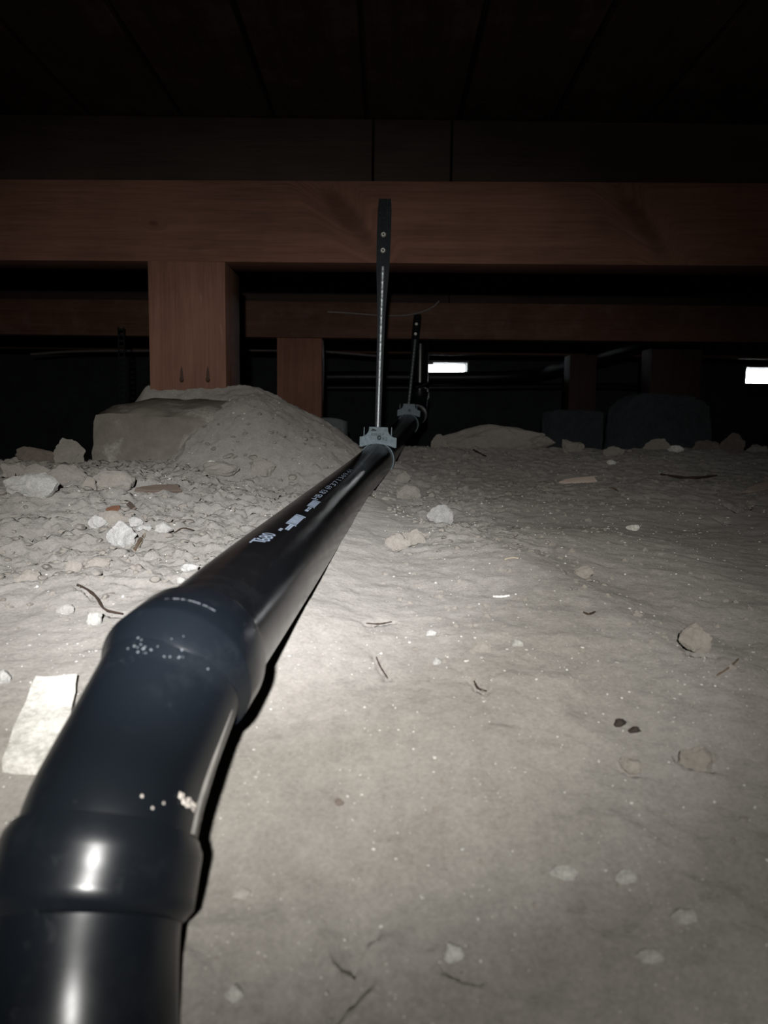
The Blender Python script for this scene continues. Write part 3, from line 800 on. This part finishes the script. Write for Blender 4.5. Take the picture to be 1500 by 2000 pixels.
    for k in range(m):
        a = 2*math.pi*k/m
        for rr, tt in ((PR + .0004, -.010), (PR + .0024, -.010), (PR + .0024, .010), (PR + .0004, .010)):
            v.append((A*math.cos(a) + B*math.sin(a))*rr + T*tt)
    for k in range(m):
        j = (k + 1) % m
        for i in range(4): q = (i + 1) % 4; f.append((k*4 + i, k*4 + q, j*4 + q, j*4 + i))
    pyobj('band', v, f, CLAMPM, root, 30)
    if sc:      # stamped marks
        def mark(s, x, z, size):
            v, f = text_mesh(s, size); v = [Mx @ Vector((p[0] + x, -.0017, p[1] + z)) for p in v]
            pyobj('stamped_mark', [q + Vector((0, -.014, 0)) for q in v], f, ENGR, plate if False else root, 0)
        mark('R2500-P', -.0135, zt - .0165, .0072); mark('R2', .0075, zt - .0245, .0085)
        bm = poly_prism([(-.0145, zt - .008), (-.011, zt - .003), (-.0035, zt - .0055), (-.0045, zt - .008)], .0008, Mx); finish(bm, 'stamped_mark', ENGR, root, 0, (0, -.0154, 0))
    return root
c1 = pipe_path.at(pipe_path.near(W(737, 897, 1.44)))
hanger((752, 388), (737, 838), B1, c1, True, 'galvanised hanger in front, two screws in the near beam, stamped clamp', 0, [(749, 459), (748, 490)], math.radians(1.5))
c2 = pipe_path.at(pipe_path.near(W(797, 829, 2.33)))
hanger((816, 614), (790, 805), B2, c2, False, 'dimmer galvanised hanger farther back, screwed to the second beam', 0, [(813, 634), (811, 654)], math.radians(2))

# perforated strap hanging in the dark, left of the wide post
a = WY(237, 652, 2.3); b = WY(240, 800, 2.3)
st = empty('perforated_strap', b, 'dark perforated metal strap hanging left of the wide post', 'strap')
H = a.z - b.z + .02
for sgn in (-1, 1): finish(box_bm(.004, .002, H, .0003, segs=1), 'strap_edge', GALVD, st, 0, (sgn*.008, 0, H/2))
for k in range(15): finish(box_bm(.013, .002, .007, .0003, segs=1), 'strap_link', GALVD, st, 0, (0, 0, H*(k + .5)/15))

# ------------------------------------------------------------------ far pipes and cables
def tube_thing(name, pts, r, m, label, cat, n=16, smooth_n=8):
    p = Path(catmull([Vector(q) for q in pts], smooth_n)); v, f = sweep(p, fill([(0, r), (p.L, r)], max(.02, p.L/60)), n, ref=Vector((.1, .2, 1)))
    c = p.at(0); o = pyobj(name, [q - c for q in v], f, m, None, 50); o.location = c
    return tag(o, label, cat)
tube_thing('supply_pipe', [WY(560, 737, 4.2), WY(700, 736, 4.2), WY(900, 737, 4.2), WY(1030, 733, 4.1), WY(1085, 722, 3.9), WY(1190, 692, 3.5), WY(1300, 655, 3.1), WY(1480, 592, 2.6)], .03, BLACKP, 'dark pipe bending up to the right beyond the vent slot', 'pipe', 24)
tube_thing('supply_pipe', [WY(620, 757, 4.726), WY(900, 757, 4.726), WY(1150, 755, 4.726), WY(1300, 760, 4.726)], .022, BLACKP, 'thin dark pipe low along the far wall', 'pipe', 20)
tube_thing('cable', [WY(640, 609, B2 - .012), WY(690, 612, B2 - .012), WY(740, 616, B2 - .012), WY(790, 616, B2 - .012), WY(825, 609, B2 - .012), WY(848, 598, B2 - .012), WY(858, 588, B2 - .02)], .0028, CABLE, 'thin grey cable sagging along the second beam', 'cable', 10)
tube_thing('cable', [WY(60, 692, 3.65), WY(150, 686, 3.65), WY(300, 685, 3.65), WY(500, 684, 3.65), WY(620, 686, 3.65), WY(735, 695, 3.65)], .006, CABLE, 'faint cable strung low behind both posts', 'cable', 10)

# ------------------------------------------------------------------ stones, clods, scraps
def rock_bm(sx, sy, sz, seed, sub=3, cuts=7, rough=.10):
    r = random.Random(seed); b = bmesh.new(); bmesh.ops.create_icosphere(b, subdivisions=sub, radius=1)
    for k in range(cuts):
        n = Vector((r.uniform(-1, 1), r.uniform(-1, 1), r.uniform(-.3, 1))).normalized(); d = r.uniform(.55, .85)
        for q in b.verts:
            e = q.co.dot(n) - d
            if e > 0: q.co -= n * e * .92
    off = Vector((seed*1.7, seed*.3, seed*.9))
    for q in b.verts:
        q.co *= 1 + rough*mnoise.noise(q.co*1.6 + off)*1.4 + rough*.6*mnoise.noise(q.co*4.5 + off) + rough*.3*mnoise.noise(q.co*11 + off)
        q.co = Vector((q.co.x*sx, q.co.y*sy, q.co.z*sz))
    return b
def rock(name, cat, m, px, py, wpx, hpx, label, seed, sink=.3, yaw=None, tilt=0.0, depth=1.0, cuts=12, group=None, rough=.16, sub=4, Y=None):
    """a stone whose picture outline is about wpx by hpx, centred at px, py, resting on the ground"""
    p, t = G(px, py + hpx*.30)
    if Y: p = WY(px, py, Y); t = Y; top = WY(px, py - hpx/2, Y).z; p.z = gz(p.x, Y)
    k = t / FPX
    w = wpx*k/2; h = hpx*k/2
    view = max(.12, (CAM.z - p.z) / math.hypot(p.x, p.y))
    sz = max(h*.55, min(h*1.15, w*1.2)); sy = min(w*depth, max(w*.35, (h*2 - sz*1.2)/view*.5 + w*.2))
    if Y: sz = (top - p.z + .025)/1.75; sy = max(sy, w*.5)
    zc = top - sz*.85 if Y else p.z + sz*(1 - 2*sink*.8)
    o = finish(rock_bm(w*1.12, sy, sz, seed, sub, cuts, rough), name, m, None, 28, (p.x, p.y + sy*.3, zc))
    rr = random.Random(seed); o.rotation_euler = (rr.uniform(-.1, .1), tilt, rr.uniform(-.4, .4) if yaw is None else yaw)
    return tag(o, label, cat, group)
S = 'stone'; C = 'dirt clod'
rock('concrete_chunk', 'chunk', PALE, 62, 967, 98, 56, 'big pale rough chunk near the left picture edge among clods', 21, .25, 0, .12)
rock('dirt_clod', C, CLOD, 132, 888, 56, 66, 'tall pointed clod standing up left of the concrete pier', 22, .15, .2, .1, .6)
rock('dirt_clod', C, DARKCLOD, 68, 898, 92, 36, 'long dark clod behind the tall pointed one', 23, .2)
rock('dirt_clod', C, CLOD, 22, 928, 50, 34, 'rounded clod at the very left edge above the pale chunk', 24, .25)
rock('dirt_clod', C, CLOD, 68, 926, 66, 38, 'grey clod directly behind the big pale chunk', 25, .25)
rock('dirt_clod', C, CLOD, 126, 932, 66, 40, 'low clod below the tall pointed one', 26, .3)
rock('dirt_clod', C, CLOD, 226, 946, 76, 44, 'large angular flat-faced clod right of the pale chunk', 27, .2, .1)
rock('dirt_clod', C, CLOD, 172, 952, 36, 34, 'small rounded clod leaning on the large angular clod', 28, .25)
rock('dirt_clod', C, CLOD, 510, 918, 54, 40, 'angular clod left of the pipe below the earth heap', 29, .2)
rock('dirt_clod', C, CLOD, 426, 926, 68, 28, 'flat wide clod left of the angular clod near the pipe', 30, .3)
rock('pebble', S, SLAB, 412, 908, 20, 12, 'small yellowish pebble behind the flat wide clod', 31, .25)
rock('white_stone', S, WHITE, 236, 1060, 52, 46, 'white rough stone in the middle of the rubble on the left', 32, .2, .1)
rock('white_stone', S, WHITE, 188, 1028, 34, 28, 'white stone above left of the largest white stone', 33, .2, .5)
rock('dirt_clod', C, CLOD, 220, 1020, 56, 34, 'brown clod just above the white stones', 34, .3)
rock('white_stone', S, WHITE, 264, 1031, 26, 20, 'white chip right of the brown clod', 35, .2)
rock('white_stone', S, WHITE, 280, 1046, 28, 18, 'flat white chip beside the dry sticks', 36, .2)
rock('pebble', S, PALE, 318, 1046, 34, 22, 'pinkish grey pebble right of the dry sticks', 37, .25)
rock('dirt_clod', C, CLOD, 190, 1112, 50, 30, 'clod below the white stones, left rubble', 38, .35)
rock('dirt_clod', C, CLOD, 145, 1118, 46, 26, 'clod at the lower left of the rubble', 39, .35)
rock('dirt_clod', C, CLOD, 52, 1128, 50, 26, 'half sunk grey clod low at the left, below the rubble', 40, .4)
rock('white_stone', S, WHITE, 372, 1122, 34, 16, 'white flake touching the left side of the pipe', 41, .2)
rock('pebble', S, PALE, 355, 1138, 30, 18, 'pale flake below the white flake by the pipe', 42, .2)
rock('pebble', S, PALE, 184, 1215, 30, 30, 'light triangular pebble left of the pipe hub', 43, .3)
rock('pebble', S, DUSTY, 126, 1193, 34, 24, 'grey pebble sunk in dust left of the triangular one', 44, .35)
rock('white_stone', S, WHITE, 6, 1338, 30, 26, 'white stone cut by the left edge above the mortar slab', 45, .25)
rock('white_stone', S, WHITE, 864, 1014, 54, 40, 'squarish white stone right of the pipe', 46, .15, .2)
rock('dirt_clod', C, CLOD, 797, 962, 44, 40, 'flat grey clod up behind the squarish white stone', 47, .35)
rock('dirt_clod', C, CLOD, 786, 933, 30, 26, 'clod close to the pipe below the front hanger', 48, .3)
rock('dirt_clod', C, CLOD, 775, 1062, 56, 36, 'cracked flat clod right of the pipe, below the white stone', 49, .42)
rock('dirt_clod', C, CLOD, 812, 1052, 44, 32, 'second piece of the cracked clod, nearer the white stone', 50, .42)
rock('dirt_clod', C, CLOD, 1140, 1118, 40, 30, 'rounded clod on the edge of the low bank, mid right', 51, .35)
rock('dirt_clod', C, CLOD, 1366, 1256, 62, 50, 'blocky clod alone on smooth dust at the right', 52, .12, .15, 0, 1, 9)
rock('dirt_clod', C, CLOD, 1370, 1478, 90, 50, 'half buried cracked clod at the lower right', 53, .46)
rock('dirt_clod', C, CLOD, 1232, 1498, 46, 34, 'half buried clod left of the cracked one, lower right', 54, .44)
rock('debris_lump', 'debris', DEBRIS, 1210, 1414, 26, 18, 'larger dark brown debris lump on the dust at the right', 55, .2)
rock('debris_lump', 'debris', DEBRIS, 1240, 1430, 26, 12, 'smaller dark brown debris lump beside the larger one', 56, .2)
rock('pebble', S, DARKCLOD, 661, 1587, 18, 14, 'single dark pebble on the smooth dust, lower middle', 57, .25)
rock('white_stone', S, WHITE, 885, 1866, 36, 40, 'oval white stone at the bottom middle above a crack', 58, .3)
rock('white_stone', S, PALE, 458, 1942, 38, 42, 'bluish white flat stone near the bottom, right of the elbow', 59, .36)
rock('pebble', S, PALE, 1335, 1812, 52, 30, 'pale stone mostly sunk in dust, bottom right', 60, .40)
rock('pebble', S, PALE, 1268, 1892, 56, 32, 'pale stone sunk in dust at the bottom right corner', 61, .40)
rock('pebble', S, PALE, 1100, 1738, 52, 30, 'pale crumbly stone sunk in dust, lower right of middle', 62, .40)
rock('pebble', S, PALE, 1222, 1735, 40, 32, 'grey stone right of the pale crumbly stone', 63, .40)
rock('pebble', S, DUSTY, 466, 1742, 40, 22, 'small dust-coloured stone right of the elbow hub', 64, .4)
rock('dirt_clod', C, CLOD, 940, 1272, 40, 26, 'low clod in the pale middle of the dust', 65, .42)
rock('pebble', S, PALE, 1012, 1265, 26, 14, 'grey chip right of the pale middle', 66, .3)
rock('white_stone', S, WHITE, 842, 1248, 22, 12, 'small white chip on the bright dust', 67, .25)
rock('white_stone', S, WHITE, 853, 1302, 16, 18, 'tiny white pebble below the small white chip', 68, .2)
rock('pebble', S, SLAB, 1320, 884, 28, 14, 'white stone on the dark far ground at the right', 69, .2)
rock('pebble', S, SLAB, 1195, 905, 18, 9, 'white chip on the far ground left of the far white stone', 70, .2)
rock('pebble', S, SLAB, 1237, 1037, 24, 14, 'pale chip on the dim dust at mid right', 71, .25)
rock('dirt_clod', C, CLOD, 1200, 884, 46, 24, 'clod on the far right crest of the ground', 72, .3)
rock('earth_lump', C, CLOD, 964, 846, 196, 40, 'broad flat-topped earth lump on the far crest', 73, .2, 0, 0, .6, 5, Y=1.9)
for k, (px, py, wq, hq, l) in enumerate([(1432, 862, 46, 36, 'dark clod on the crest below the right vent'), (1385, 872, 50, 26, 'low dark clod on the crest left of the one below the right vent'), (1290, 870, 60, 26, 'low clod on the crest before the rounded dark block'), (1120, 868, 50, 20, 'low clod on the crest before the squared dark block'), (860, 862, 40, 20, 'small clod on the crest left of the broad lump'), (1480, 878, 40, 24, 'clod at the right edge of the far crest')]):
    rock('dirt_clod', C, CLOD if k not in (0, 1) else DARKCLOD, px, py, wq, hq, l, 80 + k, .25, Y=1.9)

# many small clods: three shapes, shared by copies
protos = [finish(rock_bm(1, .9, .62, 200 + k, 2, 6), 'dirt_clod', CLOD, None, 32).data for k in range(5)]
for o in [o for o in COL.objects if o.data in protos]: bpy.data.objects.remove(o)
def small(px, py, size, label, group, r):
    p, t = G(px, py); s = size*t/FPX/2
    o = bpy.data.objects.new('dirt_clod', r.choice(protos)); COL.objects.link(o)
    o.location = (p.x, p.y, p.z + s*.12); o.scale = (s*r.uniform(.8, 1.3), s*r.uniform(.8, 1.2), s*r.uniform(.6, 1.0)); o.rotation_euler = (r.uniform(-.3, .3), r.uniform(-.3, .3), r.uniform(0, 6.28))
    tag(o, label, 'dirt clod', group)
r = random.Random(5)
for k in range(110):
    px = r.uniform(0, 420); py = r.uniform(960, 1190) 
    if px > 640 - (py - 960)*1.15 - 60: continue
    small(px, py, r.uniform(10, 26), 'small dirt clod in the rubble left of the pipe', 'small clods in the left rubble', r)
for k in range(46):
    px = r.uniform(360, 660); py = r.uniform(890, 1000)
    if px > 730 - (py - 880)*1.35 - 25: continue
    small(px, py, r.uniform(9, 22), 'small dirt clod on the slope between heap and pipe', 'small clods below the earth heap', r)
for k in range(50):
    small(r.uniform(760, 900), r.uniform(920, 1090), r.uniform(9, 20), 'small dirt clod right of the pipe about the squarish white stone', 'small clods by the white stone', r)
for k in range(60):
    small(r.uniform(830, 1490), r.uniform(872, 960), r.uniform(8, 18), 'small dirt clod on the dim far ground at the right', 'small clods on the far ground', r)
for k in range(34):
    t_ = r.random(); small(980 + 190*t_ + r.uniform(-40, 40), 1050 + 90*t_ + r.uniform(-12, 25), r.uniform(8, 18), 'small dirt clod along the edge of the low bank', 'small clods along the bank', r)

for k in range(55):
    px = r.uniform(300, 680); py = r.uniform(795, 885)
    if py < 795 + max(0, px - 520)*.5 or px < 360 and py < 860: continue
    small(px, py, r.uniform(6, 15), 'small dirt clod on the earth heap over the pier', 'small clods on the earth heap', r)
# mortar slab beside the fittings
def slab():
    q = [G(70, 1352, False)[0], G(150, 1352, False)[0], G(120, 1545, False)[0], G(4, 1532, False)[0]]
    c = sum(q, Vector())/4; bm = bmesh.new(); top = [p - c for p in q]; n = 9; g = []
    for i in range(n):
        row = []
        for j in range(n):
            u, w_ = j/(n-1), i/(n-1); p = top[0].lerp(top[1], u).lerp(top[3].lerp(top[2], u), w_)
            row.append(p)
        g.append(row)
    V = {}
    for lay, dz in ((0, .006), (1, -.012)):
        for i in range(n):
            for j in range(n): 
                nz = .0016*mnoise.noise(g[i][j]*60)
                V[lay, i, j] = bm.verts.new(g[i][j] + Vector((nz, nz, dz + (nz if lay == 0 else 0))))
    for i in range(n-1):
        for j in range(n-1):
            bm.faces.new((V[0,i,j], V[0,i,j+1], V[0,i+1,j+1], V[0,i+1,j])); bm.faces.new((V[1,i,j], V[1,i+1,j], V[1,i+1,j+1], V[1,i,j+1]))
    for k in range(n-1):
        for a, b in (((0,k),(0,k+1)), ((n-1,k+1),(n-1,k)), ((k+1,0),(k,0)), ((k,n-1),(k+1,n-1))):
            bm.faces.new((V[0,*a], V[1,*a], V[1,*b], V[0,*b]))
    tag(finish(bm, 'mortar_slab', SLAB, None, 40, c), 'pale flat mortar slab lying against the left of the fittings', 'slab')
slab()

# scraps of wood, twigs, a leaf
def stick(name, pts, rpx, m, label, cat='twig', lift=.4, group=None):
    P = []
    for k, q in enumerate(pts):
        p, t = G(q[0], q[1]); rr = rpx*t/FPX/2; P.append(p + Vector((0, 0, rr*lift + (q[2] if len(q) > 2 else 0))))
    p = Path(catmull(P, 5)); pr = [(p.L*k/10, rr*(1.0 - .5*abs(k/10 - .4)) * (1 + .25*math.sin(k*2.3 + pts[0][0]))) for k in range(11)]
    v, f = sweep(p, pr, 8, ref=Vector((.2, .1, 1))); c = p.at(0)
    o = pyobj(name, [q - c for q in v], f, m, None, 50); o.location = c; return tag(o, label, cat, group)
def shard(px0, py0, px1, py1, wpx, m, label, name='wood_shard', cat='wood scrap', thick=.35, seed=1):
    a, t = G(px0, py0); b, t2 = G(px1, py1); L = (b - a).length; k = t/FPX; wd = wpx*k; c = (a + b)/2
    r = random.Random(seed); pts = [(-L/2, -.1*wd), (-L*.3, -.4*wd), (L*.1, -.5*wd), (L/2, -.45*wd), (L*.47, .1*wd), (L*.5, .5*wd), (0, .45*wd), (-L*.32, .25*wd)]
    bm = poly_prism(pts, wd*thick, Matrix.Rotation(math.radians(-50), 4, 'X'), wd*.05)
    o = finish(bm, name, m, None, 30, c + Vector((0, 0, wd*.30))); o.rotation_euler = (0, -math.asin(max(-1, min(1, (b.z - a.z)/L))), math.atan2(b.y - a.y, b.x - a.x))
    return tag(o, label, cat)
shard(1091, 944, 1164, 944, 15, CHIP, 'light split-wood shard lying on the dim dust at the right')
shard(1450, 966, 1512, 954, 20, CHIP, 'tan wood scrap at the right picture edge', seed=2)
BARK = wood_mat('grey_bark', (.10, .075, .06), (.18, .14, .11), (.26, .205, .165), 0)
shard(262, 962, 352, 962, 20, BARK, 'long brown bark strip right of the large angular clod', 'bark_strip', 'bark', .5, 3)
shard(205, 1000, 236, 998, 15, LEAF, 'curled reddish brown dry leaf in the left rubble', 'dry_leaf', 'leaf', .15, 4)
shard(245, 978, 262, 1000, 11, BARK, 'upright brown bark splinter below the bark strip', 'bark_strip', 'bark', .4, 5)
stick('twig', [(262, 1083), (275, 1066), (290, 1047)], 7, TWIG, 'longer dry stick leaning by the flat white chip')
stick('twig', [(268, 1080), (280, 1062), (287, 1052)], 5, PALETWIG, 'pale stick beside the longer dry stick')
stick('twig', [(340, 1046), (358, 1044), (380, 1046)], 3, DARKTWIG, 'dark thin twig right of the pinkish grey pebble')
stick('twig', [(711, 946, .012), (716, 955, .008), (724, 966), (733, 972)], 4, PALETWIG, 'pale bent twig leaning on the right side of the pipe')
stick('twig', [(31, 905, .02), (33, 925, .01), (30, 945, .0)], 5, PALETWIG, 'pale upright twig at the left edge behind the pale chunk', lift=1)
stick('twig', [(82, 932), (98, 940), (114, 946)], 11, PALE, 'white flaky root piece behind the pale chunk', 'root')
stick('twig', [(112, 956), (128, 953), (142, 950)], 8, PALE, 'white flake of root before the large clod', 'root')
stick('twig', [(964, 1160), (980, 1163), (995, 1164)], 6, GRITM, 'short white stick on the bright dust, middle')
stick('twig', [(985, 1103), (1000, 1101), (1012, 1102)], 4, PALETWIG, 'greenish pale straw above the short white stick')
stick('twig', [(152, 1155), (170, 1165), (190, 1178), (205, 1196), (240, 1204)], 6, DARKTWIG, 'dark twisted root left of the hub')
stick('twig', [(1140, 1195), (1150, 1198), (1162, 1192)], 5, DARKTWIG, 'dark curved twig below the low bank')
stick('twig', [(735, 1292), (742, 1312), (757, 1332)], 3, DARKTWIG, 'thin dark twig on the bright dust right of the pipe')
stick('twig', [(926, 1346), (934, 1360), (950, 1368)], 4, DARKTWIG, 'thin dark twig in the middle of the dust')
stick('twig', [(715, 1220), (740, 1221), (765, 1219)], 2.5, DARKTWIG, 'flat-lying dark twig near the pipe on bright dust')
stick('twig', [(1400, 1318), (1425, 1306), (1442, 1292)], 4, TWIG, 'brown twig below the blocky clod')
stick('twig', [(1290, 930), (1345, 938), (1400, 934)], 5, DARKTWIG, 'dark thin root on the far right ground')
stick('twig', [(925, 884), (940, 892), (950, 896)], 4, DARKTWIG, 'dark twig on the far ground below the broad lump')
stick('twig', [(1190, 958), (1200, 960), (1208, 964)], 4, TWIG, 'short twig right of the split-wood shard')

# grit nobody could count: white specks and crumbs of dirt
def scatter(name, n, regions, smin, smax, m, label, cat, seed, flat=.7):
    r = np.random.RandomState(seed); b = bmesh.new(); bmesh.ops.create_icosphere(b, subdivisions=1, radius=1)
    base = np.array([v.co[:] for v in b.verts]); fc = np.array([[v.index for v in f.verts] for f in b.faces]); b.free()
    P, Sz = [], []
    for (x0, x1, y0, y1, wgt) in regions:
        k = int(n * wgt); X = r.uniform(x0, x1, k); Y = y0 + (y1 - y0) * r.rand(k)
        P.append(np.stack([X, Y, ground_h(X, Y)], -1)); Sz.append((smin + (smax - smin) * r.rand(k)**3) * np.clip(.35 + Y, .5, 1.6))
    P = np.concatenate(P); Sz = np.concatenate(Sz); k = len(P)
    sc = Sz[:, None, None] * r.uniform(.6, 1.3, (k, 1, 3)) * np.array([1, 1, flat])
    ang = r.uniform(0, 6.28, k); ca, sa_ = np.cos(ang)[:, None], np.sin(ang)[:, None]
    V = base[None] * sc * (1 + .25 * r.randn(k, len(base), 1).clip(-1, 1))
    V = np.stack([V[..., 0]*ca - V[..., 1]*sa_, V[..., 0]*sa_ + V[..., 1]*ca, V[..., 2]], -1) + P[:, None]
    F = fc[None] + (np.arange(k) * len(base))[:, None, None]
    me = bpy.data.meshes.new(name); me.from_pydata(V.reshape(-1, 3).tolist(), [], F.reshape(-1, 3).tolist()); me.materials.append(m)
    o = bpy.data.objects.new(name, me); COL.objects.link(o); return tag(o, label, cat, kind='stuff')
REG = [(-.75, -.05, .45, 1.2, .34), (0, .75, .45, 1.2, .26), (-.02, .5, .22, .5, .22), (-.25, -.05, .3, .5, .06), (0, 1.1, 1.2, 1.95, .10), (-.4, 0, 1.1, 1.45, .06)]
scatter('white_grit', 5600, REG, .0003, .0014, GRITM, 'tiny white specks strewn over the earth', 'grit', 1)
REG2 = [(-.75, -.05, .5, 1.25, .55), (0, .3, .5, 1.3, .18), (0, 1.1, 1.1, 1.95, .17), (0, .6, .2, .6, .10)]
scatter('dirt_crumbs', 4500, REG2, .0006, .0036, CLOD, 'loose crumbs of dry earth strewn over the floor', 'crumbs', 2)
